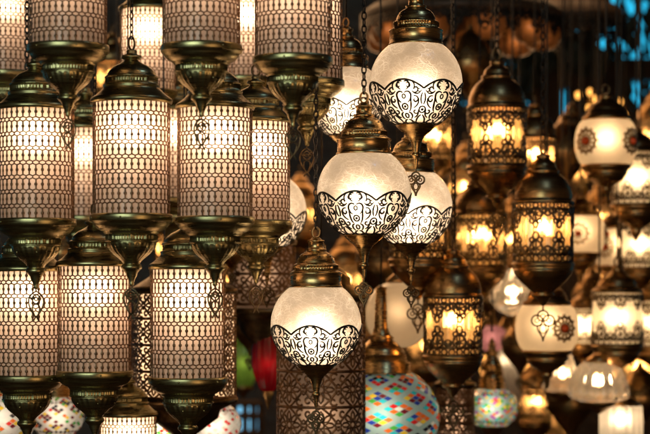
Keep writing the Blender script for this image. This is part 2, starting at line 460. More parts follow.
# ------------------------------------------------------------------ prototype C: glass tube lantern with pierced crowns
def crown_bm(R, H, n=8, up=True, w=1.5, slope=0):
    bm = bmesh.new(); sg = 1 if up else -1
    def f(u, v):
        rr = R + slope*v; a = u/R; N = Vector((math.cos(a), math.sin(a), 0)); return N*rr + Vector((0, 0, v*sg)), N
    cw = 2*PI*R/n
    for z in (0.6, H*.26): ribbon(bm, [(2*PI*R*i/48, z) for i in range(48)], f, 1.8, .9, True)
    for c in range(n):
        x = c*cw
        for q in range(3): ribbon(bm, circ(x-cw/3+q*cw/3, H*.13, H*.1, 8), f, w*.8, .8, True)
        for s in (-1, 1):
            ribbon(bm, bez((x, H*.26), (x+s*cw*.34, H*.3), (x+s*cw*.36, H*.62), (x+s*.6, H*.72)), f, w, .9)
            ribbon(bm, spiral(x+s*cw*.13, H*.44, cw*.11, .5, 1, 1+s*5, 10), f, w*.8, .8)
            ribbon(bm, bez((x+s*cw*.5, H*.26), (x+s*cw*.42, H*.5), (x+s*cw*.2, H*.45), (x+s*cw*.2, H*.62)), f, w, .9)
            ribbon(bm, circ(x+s*cw*.17, H*.72, H*.085, 8), f, w*.9, .8, True)
            ribbon(bm, circ(x+s*cw*.36, H*.36, H*.08, 8), f, w*.9, .8, True)
        ribbon(bm, circ(x, H*.86, H*.10, 8, H*.13), f, w, .9, True)
        ribbon(bm, [(x, H*.26), (x, H*.76)], f, w*.9, .8)
        ribbon(bm, circ(x+cw/2, H*.42, H*.11, 8), f, w, .9, True)
    return bm
def bulb_mesh(root, z, r=3.2, h=11, x=0):
    prof = smoothprof([(r*.5, -h*.4), (r, -h*.1), (r*.8, h*.25), (.2, h*.6)], 4)
    o = mesh_obj('bulb', lathe(prof, 12), M['bulb'], root, loc=(x*U, 0, z*U))
    return o
def build_tube_lantern():
    root = empty('glass_tube_lantern'); H = 60
    cap = lathe([(29, -1), (31, 0), (31, 1.6), (29.4, 3)] + smoothprof([(29.4, 3), (28.6, 12), (24, 22), (18, 28), (15.5, 30)], 4) +
                [(16.6, 31), (16.4, 32.6), (14, 34)] + smoothprof([(14, 34), (12.6, 39), (8, 43), (6.4, 45)], 4) + [(7.6, 46), (7, 48), (3, 49), (1, 50)], 48)
    mesh_obj('top_cap', cap, M['bronze'], root)
    mesh_obj('hanging_ring', ring_bm(49, 6.5, 1.1), M['dark'], root)
    mesh_obj('upper_crown', crown_bm(30.4, 26, 8, False, 1.9), M['dark'], root)
    def flute(r, z, a): return r + .8*math.cos(a*22)
    mesh_obj('shade', lathe([(26, 0), (26.6, -10), (26.6, -H+8), (26, -H)], 156, flute), M['tube'], root)
    mesh_obj('lower_crown', crown_bm(29.6, 31, 8, True, 1.9), M['dark'], root, loc=(0, 0, -H*U))
    for a in range(4):
        bm = bmesh.new(); x, y = 30*math.cos(a*PI/2+.7), 30*math.sin(a*PI/2+.7)
        tube(bm, [(x*U, y*U, 1*U), (x*U, y*U, -H*U)], .8*U); mesh_obj('strut', bm, M['dark'], root)
    B = -H
    cup = lathe([(5, B+1), (28, B+.6), (31.5, B), (32, B-2), (30.6, B-4), (30.2, B-7)] + smoothprof([(30.2, B-7), (26.5, B-14), (19, B-22), (13, B-27), (10, B-30)], 4) +
                [(11.5, B-31), (11, B-33), (7.5, B-34.5), (4.5, B-39), (1.5, B-43)], 48)
    mesh_obj('bottom_cup', cup, M['bronze'], root)
    mesh_obj('pendant', trefoil_bm(1.3), M['dark'], root, loc=(0, 0, (B-42)*U))
    for x, z in ((-8, -25), (1, -22), (9, -27)): bulb_mesh(root, z, 3.2, 15, x)
    light(root, -22, .5, (1, .54, .2), .01)
    return root

# ------------------------------------------------------------------ prototype D: squat opal lamp with red-centred rosettes
def rosette_bm(f, r=11, w=1.2):
    bm = bmesh.new()
    ribbon(bm, circ(0, 0, r, 28), f, w, .6, True); ribbon(bm, circ(0, 0, r*.42, 16), f, w, .6, True)
    for k in range(12):
        a = 2*PI*k/12
        ribbon(bm, circ(r*.74*math.cos(a), r*.74*math.sin(a), r*.17, 8), f, w*.8, .6, True)
        ribbon(bm, [(r*.42*math.cos(a+.26), r*.42*math.sin(a+.26)), (r*.98*math.cos(a+.26), r*.98*math.sin(a+.26))], f, w*.7, .6)
        ribbon(bm, circ(r*1.12*math.cos(a), r*1.12*math.sin(a), r*.1, 6), f, w*.7, .6, True)
    return bm
def build_opal_lamp(angles=(-135, -40, 60)):
    root = empty('opal_lantern')
    cap = lathe([(19, -2), (24, -1.4), (24.6, 0), (24, 2), (21, 4), (20, 8)] + smoothprof([(20, 8), (17, 13), (10, 18), (6, 21)], 4) + [(7, 22), (6.4, 24), (2, 25.6), (.5, 26)], 40)
    mesh_obj('top_cap', cap, M['bronze'], root)
    mesh_obj('hanging_ring', ring_bm(25, 5, 1), M['dark'], root)
    prof = smoothprof([(20, 0), (26, -3), (30.5, -12), (32, -24), (30.5, -36), (26, -45), (20, -49)], 6)
    mesh_obj('shade', lathe(prof, 56), M['opal'], root)
    for d in angles:
        a0 = math.radians(d)
        def f(X, Y):
            # superellipse barrel
            z = -24+Y; t = min(1, abs(Y)/26); rr = 32.2*(1-t**3.2*.3)
            a = a0 + X/32; N = Vector((math.cos(a), math.sin(a), Y/26*.25)).normalized()
            return Vector((math.cos(a)*rr, math.sin(a)*rr, z)), N
        ro = mesh_obj('rosette', rosette_bm(f, 11.5, 1.3), M['bronze'], root)
        bm = bmesh.new(); P, N = f(0, 0)
        v = bmesh.ops.create_icosphere(bm, subdivisions=2, radius=4.0*U)['verts']
        for q in v: q.co += P*U
        mesh_obj('red_bead', bm, M['redbead'], ro)
    B = -49
    cup = lathe([(24, B+2.5), (25.4, B+1), (25, B-1), (22, B-3.5), (20.6, B-8)] + smoothprof([(20.6, B-8), (17, B-13), (9, B-18), (5, B-21)], 4) + [(6, B-22), (5.4, B-24), (3, B-26), (2.2, B-34), (.6, B-38)], 40)
    mesh_obj('bottom_cup', cup, M['bronze'], root)
    light(root, -20, .36, (1, .64, .32), .012)
    return root

# ------------------------------------------------------------------ prototype E: pale glass cylinder / globe with lace crowns
def build_lace_crown_lamp():
    root = empty('lace_crown_lantern')
    cap = lathe([(24, -2), (27, -1), (27, 1), (22, 4)] + smoothprof([(22, 4), (19, 12), (11, 18), (6, 22)], 4) + [(7, 23), (5, 25), (.6, 27)], 40)
    mesh_obj('top_cap', cap, M['bronze'], root)
    mesh_obj('hanging_ring', ring_bm(26, 5, 1), M['dark'], root)
    prof = smoothprof([(24.5, 0), (26, -5), (26.4, -30), (25.6, -54), (22, -58)], 6)
    mesh_obj('shade', lathe(prof, 48), M['opal'], root)
    mesh_obj('upper_crown', crown_bm(27.2, 20, 8, False, 1.4), M['dark'], root)
    mesh_obj('lower_crown', crown_bm(27.2, 26, 8, True, 1.4), M['dark'], root, loc=(0, 0, -58*U))
    B = -58
    cup = lathe([(20, B+1), (28, B), (28.6, B-2), (26, B-5), (24, B-10)] + smoothprof([(24, B-10), (18, B-17), (9, B-23), (5, B-26)], 4) + [(6, B-27), (5, B-30), (2, B-37), (.5, B-40)], 40)
    mesh_obj('bottom_cup', cup, M['bronze'], root)
    light(root, -28, .5, (1, .66, .34), .012)
    return root

# ------------------------------------------------------------------ prototype F: wide cylinder with arabesque rosettes
def arabesque_bm(R, H, ncol, cell):
    bm = bmesh.new(); f = cylmap(R); cw = 2*PI*R/ncol; nr = int(H/cell)
    for r in range(nr+1):
        ribbon(bm, [(2*PI*R*i/72, -r*cell) for i in range(72)], f, 2.6, .8, True)
    for r in range(nr):
        for c in range(ncol):
            x = c*cw; z = -(r+.5)*cell; k = cell/34
            ribbon(bm, circ(x, z, 3.2*k, 10), f, 1.9, .6, True)
            for q in range(8):
                a = 2*PI*q/8; ca, sa = math.cos(a), math.sin(a)
                pet = [(4*k, 0), (7*k, 2.3*k), (10.5*k, 2*k), (13*k, 0), (10.5*k, -2*k), (7*k, -2.3*k)]
                ribbon(bm, [(x+ca*X-sa*Y, z+sa*X+ca*Y) for X, Y in pet], f, 1.9, .6, True)
            for s in (-1, 1):
                for t in (-1, 1):
                    ribbon(bm, spiral(x+s*cw*.36, z+t*cell*.33, 4.6*k, .8, s*t*.6, s*t*6.2, 12), f, 2.0, .6)
                    ribbon(bm, bez((x+s*cw*.5, z+t*1), (x+s*cw*.38, z+t*cell*.12), (x+s*cw*.30, z+t*cell*.3), (x+s*1, z+t*cell*.48), n=8), f, 2.0, .6)
            ribbon(bm, circ(x+cw/2, z, 3*k, 8, 5*k), f, 1.8, .6, True)
    return bm
def build_arabesque(R, H, ncol, cell, power, mat='lace'):
    root = empty('arabesque_lantern')
    cap = lathe([(R-1, -2), (R+2, -1), (R+2, 3), (R-3, 6), (R*.7, 14), (R*.66, 16), (R*.66, 22), (R*.5, 30), (R*.25, 36), (R*.15, 42), (1, 46)], 72)
    mesh_obj('top_cap', cap, M['dark'], root)
    mesh_obj('hanging_ring', ring_bm(45, 6, 1.1), M['dark'], root)
    mesh_obj('shade', lathe([(R-2, 0), (R-2, -H)], 64), M[mat], root)
    mesh_obj('filigree_sleeve', arabesque_bm(R, H, ncol, cell), M['lattice'], root)
    cup = lathe([(R-1, -H+2), (R+2, -H+1), (R+2, -H-3), (R-3, -H-6), (R*.7, -H-12), (R*.66, -H-20), (R*.3, -H-34), (R*.14, -H-40), (R*.16, -H-44), (1, -H-56)], 72)
    mesh_obj('bottom_cup', cup, M['dark'], root)
    light(root, -28, power*.5, (1, .66, .40), .02); 
    light(root, -H+30, power*.5, (1, .66, .40), .02)
    return root

# ------------------------------------------------------------------ prototype G: mosaic globe
def build_mosaic(R, cols, seed, power, base='beads', N=30, dtf=.8):
    rnd = random.Random(seed); root = empty('mosaic_lantern'); sq = .86
    zc = -math.sqrt(max(0, R*R-(R*.5)**2))*sq
    cap = lathe([(R*.5-2, -3), (R*.52, -2), (R*.53, 0), (R*.5, 1), (R*.5, 9), (R*.44, 11), (R*.42, 17)] + smoothprof([(R*.42, 17), (R*.36, 24), (R*.24, 30), (R*.2, 33)], 4) + [(R*.23, 34), (R*.15, 38), (R*.11, 46)] + ([(R*.09, 84), (1, 86)] if R > 50 else [(1, 50)]), 56)
    mesh_obj('top_cap', cap, M['warm'], root)
    f = sphmap(R, zc, sq); bm = bmesh.new(); dl = 2*PI/(2*N); dt = dl*dtf
    gb = bmesh.new(); mats = [M[c] for c in cols]
    def V(m, s_, t_, up=0.0):
        P, Nn = f(s_*dl, max(-1.02, min(1.02, t_*dt))); return m.verts.new((P+Nn*up)*U)
    K = int(1.1/dt)+2
    for t in range(-K, K+1):
        if abs(t*dt) > 1.0: continue
        for s_ in range(2*N):
            if (s_+t) % 2: continue
            i, j = (s_+t)//2, (s_-t)//2
            dirs = ((-1, 0), (0, -1), (1, 0), (0, 1))
            if i % 4 == 3 or j % 4 == 3:
                gb.faces.new([V(gb, s_+x, t+y) for x, y in dirs])
            else:
                q = .90
                o = [V(gb, s_+x, t+y) for x, y in dirs]; n_ = [V(gb, s_+x*q, t+y*q) for x, y in dirs]
                for k in range(4):
                    l = (k+1) % 4; gb.faces.new((o[k], o[l], n_[l], n_[k]))
                fc = bm.faces.new([V(bm, s_+x*q, t+y*q, .35) for x, y in dirs]); fc.material_index = rnd.randrange(len(mats))
    for l0, l1 in ((.95, 1.1), (-.95, -1.1)):
        lathe([((R-.3)*math.cos(l0+(l1-l0)*k/3), zc+(R-.3)*sq*math.sin(l0+(l1-l0)*k/3)) for k in range(4)], 48, bm=gb)
    mesh_obj('shade', gb, M[base], root)
    mesh_obj('mosaic_tiles', bm, mats, root, smooth=False)
    B = zc-R*sq
    cup = lathe([(R*.6, B+R*.14), (R*.5, B+4), (R*.3, B-4), (R*.1, B-14), (2, B-20)], 40)
    mesh_obj('bottom_cup', cup, M['bronze'], root)
    light(root, zc, power, (1, .86, .68), .02)
    return root

# ================================================================== placing
def place(proto, px, py, d, k, label, cat, group, power=None, rot=None, hang='chain', hz=62, hk=1.0, mat=None):
    """px,py: photo pixel of the shade's top centre; k: size against the prototype as seen in the photo"""
    o = copy_tree(proto); o.location = W(px, py, d); s = k*d/D0; o.scale = (s, s, s)
    o.rotation_euler.z = rot if rot is not None else random.uniform(0, 6.28)
    tag(o, label, cat, group)
    for ch in o.children:
        if ch.name.startswith('pendant'): ch.rotation_euler.z = -o.rotation_euler.z + random.uniform(-.35, .35)
        if ch.type == 'LIGHT' and power is not None:
            ch.data = ch.data.copy(); ch.data.energy *= power
    if hang: add_chain(o, hz, hang, mat, hk)
    return o

G1 = 'cylinder lanterns with pierced honeycomb sleeves'
cyl = build_cylinder_lantern()
CY = [  # px, shade-top py, depth, k, label, power
 (68, -68, 2.70, 1.00, 'cylinder lantern cut off by the top edge, leftmost in the top row', .9),
 (201.5, -68, 2.70, 1.00, 'cylinder lantern cut off by the top edge, second from left, green brass cup', .9),
 (293, -54, 2.70, .98, 'cylinder lantern cut off by the top edge, nearest the uppermost globe', 1.2),
 (131.5, 101, 2.83, 1.00, 'cylinder lantern in the middle row with full domed cap in view, brightest near its top', 1.5),
 (36, 108, 2.85, .98, 'cylinder lantern in the middle row touching the left edge of the picture', 1.15),
 (215, 107, 2.83, .97, 'cylinder lantern in the middle row, front one of the overlapping pair', 1.3),
 (94.5, 264, 2.95, .94, 'cylinder lantern in the bottom row under the gap between two middle ones', 1.0),
 (27, 269, 2.97, .93, 'cylinder lantern in the bottom row at the left edge of the picture', 1.1),
 (188, 267, 2.95, .97, 'cylinder lantern in the bottom row, rightmost, with glowing top and dark green cup', 1.3),
 (256, 121, 3.10, .88, 'cylinder lantern half hidden, rear one of the overlapping pair in the middle row', 1.6),
 (307, -24, 3.20, .92, 'narrow slice of a cylinder lantern behind the right-hand upper one', 1.0),
 (148, 9, 3.55, .72, 'smaller amber-lit cylinder lantern far behind, between two upper cups', 1.5),
 (246, -6, 3.60, .74, 'smaller lit cylinder lantern far behind, in the gap between the two right upper ones', 1.6),
 (6, -16, 3.50, .78, 'amber-lit cylinder lantern in the upper left corner behind the front ones', 1.0),
 (86, 128, 3.55, .78, 'dim cylinder lantern behind, seen as a strip between two lit middle shades', 1.2),
 (172, 110, 3.6, .78, 'cylinder lantern behind, seen as a bright strip between the middle shades', 1.3),
 (128, 414, 3.30, .74, 'small cylinder lantern low in the picture, only its cap and lit rim in view', 1.5),
]
for i, (px, py, d, k, lb, pw) in enumerate(CY):
    place(cyl, px, py, d, k, lb, 'lantern', G1, pw, hang='chain' if i in (3, 4, 5, 6, 7, 8) else 'cord', hz=62)
kill(cyl)

G2 = 'crackled glass globe lanterns with black filigree'
gl = build_globe_lantern()
GL = [
 (316, 286, 3.00, .985, 'lowest globe lantern, in front of the wide arabesque cylinder', 1.0, 'chain', 2.75),
 (364, 153, 3.00, 1.02, 'largest middle globe lantern of crackled glass, overlapping another globe to its right', .95, 'chain', 2.6),
 (416, 44, 3.02, 1.01, 'uppermost globe lantern with blue glint on its frosted glass', .85, 'chain', 2.4),
 (411, 172, 3.25, .90, 'globe lantern partly hidden behind the middle globe, on its lower right', 1.1, 'cord', 2.0),
 (346, 68, 3.30, .84, 'globe lantern in shade behind the chain, between cylinders and the uppermost globe', .75, 'cord', 2.2),
 (267, 178, 3.45, .86, 'globe lantern almost hidden behind a cylinder, showing as a curved sliver', 1.1, 'cord', 2.1),
]
for px, py, d, k, lb, pw, hg, rot in GL:
    place(gl, px, py, d, k, lb, 'lantern', G2, pw, rot=-.12+.9*rot*0+ (rot-2.75)*.6, hang=hg, hz=58)
kill(gl)

G3 = 'clear glass tube lanterns with pierced brass crowns'
tb = build_tube_lantern()
TB = [
 (497, 108, 3.75, .97, 'tube lantern with twin bright bulbs, topmost of the clear glass ones', 1.0),
 (543, 203, 3.65, 1.0, 'tube lantern with full domed brass cap, its dark cup just above an opal lamp', 1.1),
 (453, 297, 3.60, .97, 'tube lantern hanging above a pale lace cylinder, beside the mosaic globe', 1.0),
 (480, 214, 4.05, .88, 'dim amber tube lantern behind, between two sharper ones', 1.2),
 (418, 202, 3.62, .95, 'tube lantern hidden behind globes, only its cup and pendant below', .8),
 (535, 138, 4.35, .70, 'small far tube lantern with a glaring bulb right of the topmost one', 1.6),
 (432, 118, 4.3, .72, 'far dim tube lantern in the shade right of the uppermost globe', .6),
]
for i, (px, py, d, k, lb, pw) in enumerate(TB):
    place(tb, px, py, d, k, lb, 'lantern', G3, pw, hang='chain' if i < 3 else 'cord', hz=61, hk=1.1)
FAR_T = [(466, 172, 5.3, .62, 'behind the dim amber one, just under the unlit brass lamp'), (572, 158, 5.6, .55, 'in the gap left of the highest opal lamp'),
         (512, 225, 5.5, .6, 'right of the dim amber one, behind the sharp central one'), (596, 268, 5.4, .55, 'between the two smaller opal lamps and the lace crowned cylinder'),
         (432, 238, 5.2, .6, 'right of the hidden middle globe'), (520, 352, 5.5, .55, 'below the crystal lamp'), (640, 352, 5.6, .6, 'at the right edge below the lace crowned cylinder'),
         (560, 400, 5.4, .6, 'at the bottom edge, left of the ribbed bowl lamp'), (385, 205, 5.5, .6, 'glimpsed between the two middle globes'), (300, 200, 5.4, .55, 'glimpsed left of the largest middle globe'),
         (470, 300, 5.6, .55, 'right of the tube lantern above the lace cylinder'), (655, 200, 5.6, .55, 'at the right edge between two lace crowned lamps')]
for px, py, d, k, lb in FAR_T:
    place(tb, px, py, d, k, 'far blurred tube lantern '+lb, 'lantern', G3, .8, hang='cord', hz=61, hk=1.0)
FAR_2 = [(112, 62, 4.3, .6, 'in the gap between the two leftmost upper cups'), (116, 236, 4.2, .55, 'between the middle and bottom rows of cylinders'), (58, 232, 4.4, .55, 'behind the leftmost middle cup'), (170, 236, 4.4, .5, 'left of the front cup of the overlapping pair'), (238, 60, 4.5, .55, 'in the gap between the two right upper cups'), (655, 120, 5.2, .6, 'right of the highest opal lamp'), (572, 128, 5.0, .5, 'under the second brass fixture'), (400, 40, 5.4, .6, 'in the dark just left of the uppermost globe cap'), (345, 265, 5.2, .6, 'between the lowest globe cap and the middle globe'),
         (380, 300, 5.3, .55, 'behind the dome of the large mosaic globe'), (425, 330, 5.4, .6, 'left of the tube lantern above the lace cylinder'), (488, 268, 5.2, .5, 'left of the crystal lamp'),
         (240, 268, 5.0, .55, 'behind the short pink arabesque cylinder'), (625, 262, 5.8, .5, 'above the lace crowned cylinder lamp'), (600, 205, 5.8, .5, 'under the highest opal lamp'), (535, 388, 5.0, .55, 'right of the small mosaic globe')]
for px, py, d, k, lb in FAR_2:
    place(tb, px, py, d, k, 'faint far tube lantern '+lb, 'lantern', G3, .7, hang='cord', hz=61, hk=1.0)
kill(tb)

G4 = 'squat opal glass lamps with red-centred rosettes'
op = build_opal_lamp()
OP = [
 (606, 119, 4.1, .98, 'squat cream lamp with rosettes at both edges, highest of the opal ones', 1.0, math.radians(-3)),
 (580, 215, 4.3, .80, 'squat cream lamp with one orange bead, tucked right of the tube lantern', .8, math.radians(33)),
 (618, 228, 4.7, .80, 'squat cream lamp mostly hidden, rosette facing its neighbour', .8, math.radians(5)),
 (547, 304, 3.9, .99, 'squat cream lamp with rosette right of centre, under the brass tube lantern', .9, math.radians(71)),
]
for i, (px, py, d, k, lb, pw, rot) in enumerate(OP):
    place(op, px, py, d, k, lb, 'lantern', G4, pw, rot=rot, hang='cord', hz=34)
kill(op)

G5 = 'pale glass lamps with lace crowns'
lc = build_lace_crown_lamp()
LC = [
 (617, 291, 4.2, .93, 'pale cylinder lamp with dark lace above and below its glow', 1.2),
 (636, 152, 4.3, .92, 'pale lamp at the right edge under the highest opal lamp', 1.3),
 (640, 222, 4.5, .80, 'dusky lamp with a round glow at the right edge, in the middle height', 1.0),
 (583, 308, 4.8, .62, 'small bright lamp hiding behind the opal lamp with the rosette', 1.6),
 (655, 300, 4.4, .80, 'bright lamp cut by the right edge of the picture', 1.3),
]
for px, py, d, k, lb, pw in LC:
    place(lc, px, py, d, k, lb, 'lantern', G5, pw, hang='cord', hz=36)
kill(lc)

# arabesque cylinders
def move(o, px, py, d, k, label, cat='lantern', group=None, hang='cord', hz=56, rot=0):
    o.location = W(px, py, d); s = k*d/D0; o.scale = (s, s, s); o.rotation_euler.z = rot
    tag(o, label, cat, group)
    if hang: add_chain(o, hz, hang)
    return o
G6 = 'wide cylinders with arabesque sleeves'
move(build_arabesque(44, 145, 8, 35, .2), 321, 300, 3.35, 1.0, 'wide dusky cylinder with black flower tracery, behind the lowest globe', 'lantern', G6)
move(build_arabesque(52, 106, 12, 26, 3.0, 'opal'), 184, 292, 3.45, 1.0, 'bright white arabesque cylinder hidden behind a honeycomb lantern, showing on both sides', 'lantern', G6)
move(build_arabesque(33, 66, 7, 30, .12), 262, 244, 3.75, 1.0, 'short pink arabesque cylinder behind the dangling pendants', 'lantern', G6)
move(build_arabesque(19, 80, 8, 18, .5), 455, 386, 3.9, 1.0, 'slim pale lace cylinder under a tube lantern', 'lantern', G6)

# mosaic globes
G7 = 'mosaic glass globes'
C1 = ['orange', 'maroon', 'navy', 'green', 'aqua', 'ink', 'scarlet', 'orange', 'white', 'yellow', 'aqua', 'orange']
move(build_mosaic(59, C1, 5, .34, 'beads', 34, .56), 381, 372, 3.65, 1.0, 'large mosaic globe with checkered diamonds of coloured tiles', 'lantern', G7, hz=84)
C2 = ['yellow', 'green', 'orange', 'violet', 'scarlet', 'aqua', 'white', 'yellow']
move(build_mosaic(26, C2, 9, .14, 'beads'), 492, 388, 4.2, 1.0, 'small bright mosaic globe blurred in the distance, at the bottom edge', 'lantern', G7)
C3 = ['white', 'ink', 'scarlet', 'white', 'yellow', 'maroon', 'orange', 'green', 'white']
move(build_mosaic(36, C3, 3, .08, 'ribbed'), 0, 392, 3.5, 1.0, 'white mosaic globe with red petals in the lower left corner', 'lantern', G7)
move(build_mosaic(27, C3, 8, .08, 'ribbed'), 57, 396, 3.7, 1.0, 'white mosaic globe between two dark green cups', 'lantern', G7)
move(build_mosaic(28, ['yellow', 'scarlet', 'orange', 'green', 'white', 'white'], 12, .2, 'opal'), 164, 402, 3.5, 1.0, 'floral mosaic globe left of the lowest green cup', 'lantern', G7)
move(build_mosaic(27, ['white', 'lace', 'scarlet', 'white'], 14, .12, 'ribbed'), 214, 404, 3.7, 1.0, 'greyish mosaic globe right of the lowest green cup', 'lantern', G7)

# red lamp
def build_red():
    root = empty('red_glass_lantern')
    def rib(r, z, a): return r*(1+.035*math.cos(a*14))
    mesh_obj('shade', lathe(smoothprof([(6, 0), (12, -12), (16, -36), (15, -56), (9, -74), (4, -80)], 6), 112, rib), M['red'], root)
    mesh_obj('top_cap', lathe([(8, -2), (8, 3), (5, 7), (3, 14), (1, 18)], 24), M['bronze'], root)
    mesh_obj('bottom_cup', lathe([(6, -78), (6, -82), (3, -88), (.5, -96)], 24), M['bronze'], root)
    light(root, -50, .035, (1, .7, .5), .01); return root
move(build_red(), 268, 313, 3.75, 1.0, 'ridged red glass lamp behind the lowest globe', 'lantern', None, hz=17)

# crystal lamp and ribbed lamps
def build_facets(name, prof, segs, mat, power, z, smooth=False, mod=None):
    root = empty(name)
    mesh_obj('shade', lathe(prof, segs, mod), M[mat], root, smooth=smooth)
    r0, z0 = prof[0]; r1, z1 = prof[-1]
    mesh_obj('top_cap', lathe([(r0+1.5, z0-1), (r0+2, z0+2), (r0*.6, z0+7), (2, z0+12), (.5, z0+14)], 24), M['bronze'], root)
    mesh_obj('bottom_cup', lathe([(r1+1.5, z1+1), (r1+2, z1-2), (r1*.6, z1-6), (1, z1-12)], 24), M['bronze'], root)
    if mat == 'prism': bulb_mesh(root, z, 3, 12)
    light(root, z, power, (1, .72, .42), .012); return root
move(build_facets('crystal_lantern', [(4, 0), (10, -8), (24, -30), (24, -33), (14, -44), (4, -48)], 10, 'prism', .12, -26), 513, 268, 4.3, 1.0, 'faceted clear crystal lamp, diamond-shaped, left of the opal lamp', hz=14)
def rb(r, z, a): return r*(1+.13*abs(math.sin(a*8)))
move(build_facets('ribbed_glass_lantern', smoothprof([(12, 0), (20, -6), (25, -20), (27, -34), (16, -40)], 5), 96, 'prism', .22, -20, True, rb), 599, 362, 4.2, 1.0, 'ribbed clear glass bowl lamp beneath the lace crowned cylinder', hz=14)
move(build_facets('ribbed_glass_lantern', smoothprof([(17, 0), (19, -5), (19, -40), (14, -46)], 5), 96, 'ribbed', .30, -14, True, rb), 621, 405, 4.3, 1.0, 'bright ribbed cylinder lamp at the bottom edge, lower right', hz=14)
move(build_facets('ribbed_glass_lantern', smoothprof([(8, 0), (11, -5), (13, -40), (14, -70), (10, -80)], 5), 96, 'ribbed', .06, -30, True, rb), 505, 330, 4.9, 1.0, 'tall narrow ribbed lamp far off, beside the small mosaic globe', hz=14)
move(build_facets('ribbed_glass_lantern', smoothprof([(6, 0), (8, -5), (16, -30), (20, -34), (14, -40)], 5), 96, 'prism', .08, -22, True, rb), 563, 352, 4.7, 1.0, 'bell-shaped ribbed lamp behind the stem of the opal lamp', hz=14)
move(build_facets('plain_globe_lantern', smoothprof([(10, 0), (24, -8), (33, -28), (30, -48), (18, -62), (8, -66)], 5), 48, 'dusk', .2, -30, True), 398, 282, 3.9, 1.0, 'plain cream globe behind the brass cap of the mosaic globe', hz=14)
def rb2(r, z, a): return r*(1+.06*math.cos(a*10))
PURP = frosted('rose_glass', (.70, .32, .42), (.3, .14, .2), .6, fwd=.15); M['rose'] = PURP
move(build_facets('rose_glass_lantern', smoothprof([(5, 0), (13, -6), (13, -20), (5, -27)], 5), 60, 'rose', .05, -13, True, rb2), 492, 325, 4.7, 1.0, 'blurred rose glass lamp above the small mosaic globe', hz=14)
GRN = frosted('leaf_green_glass', (.30, .60, .10), (.1, .2, .04), .6, fwd=.15); M['leaf'] = GRN
move(build_facets('green_glass_lantern', smoothprof([(8, 0), (15, -12), (15, -36), (8, -54)], 5), 60, 'leaf', .045, -30, True, rb2), 243, 333, 5.2, 1.0, 'blurred green glass lamp left of the red lamp', hz=14)

# ring chandelier, high at the back right
def build_chandelier(Rr, n, power):
    root = empty('ring_chandelier')
    mesh_obj('ring', lathe([(Rr*.2, 44), (Rr*.5, 40), (Rr*.52, 30), (Rr*.72, 26), (Rr*.74, 16), (Rr*.9, 12), (Rr, 4), (Rr+2, 2), (Rr+2, -3), (Rr-2, -4), (Rr*.6, 1), (Rr*.2, 4)], 72), M['wood'], root)
    mesh_obj('apron', crown_bm(Rr+1, 25, int(Rr/4.4), False, 2.4), M['iron'], root)
    for k in range(n):
        a = 2*PI*k/n - PI/2 + .22
        bm = lathe(smoothprof([(6, 0), (15, -5), (19, -15), (15, -26), (5, -30)], 5), 28)
        s = mesh_obj('lamp_shade', bm, M['amber'], root, loc=(Rr*.8*math.cos(a)*U, Rr*.8*math.sin(a)*U, -2*U))
        light(root, -14, power, (1, .5, .2), .01, 0).location = (Rr*.8*math.cos(a)*U, Rr*.8*math.sin(a)*U, -16*U)
    bm = bmesh.new()
    for k in range(3):
        a = 2*PI*k/3+.5
        tube(bm, [(Rr*.8*math.cos(a)*U, Rr*.8*math.sin(a)*U, 6*U), (0, 0, 70*U)], 1*U, 5)
    mesh_obj('hanger', bm, M['iron'], root)
    return root
M['amber'] = frosted('amber_glass', (.75, .40, .18), (.12, .06, .03), .6)
move(build_chandelier(100, 9, .02), 462, 18, 4.9, 1.0, 'dark ring chandelier with lacy apron and dim amber globes, at the top centre right', 'chandelier', None, hz=68)
move(build_chandelier(52, 0, .012), 572, 20, 5.6, 1.0, 'farther unlit ring chandelier in front of the blue daylight', 'chandelier', None, hz=68)

# small far lamps, seen as sparks of light
def build_spark():
    root = empty('fairy_lamp')
    mesh_obj('cap', lathe([(2.4, 0), (2.6, 2), (1, 5), (.3, 6)], 10), M['bronze'], root)
    mesh_obj('bulb', lathe(smoothprof([(1.4, 0), (2.4, -2), (2, -5), (.2, -7)], 3), 10), M['spark'], root)
    return root
M['spark'] = emit('far_bulb', (1, .42, .08), 3.2)
sp = build_spark()
for px, py, lb in [(578, 92, 'upper left of the cluster over the highest opal lamp'), (590, 89, 'topmost of the cluster over the highest opal lamp'), (594, 96, 'innermost of the cluster over the highest opal lamp'), (589, 105, 'lowest of the cluster over the highest opal lamp'),
                   (620, 99, 'larger spark right of the cluster, over the highest opal lamp'), (624, 112, 'just above the right shoulder of the highest opal lamp')]:
    o = place(sp, px, py, 6.2, 1.0, 'tiny far amber bulb, '+lb, 'bulb', 'tiny far amber bulbs', rot=0, hang='cord', hz=6, hk=.35)
for px, py, lb in [(486, 356, 'uppermost of the string beside the rose glass lamp'), (483, 368, 'lower one of the string beside the rose glass lamp'), (262, 365, 'beside the green glass lamp')]:
    o = place(sp, px, py, 5.6, 1.0, 'tiny far amber bulb, '+lb, 'bulb', 'tiny far amber bulbs', rot=0, hang='cord', hz=6, hk=.35)
kill(sp)

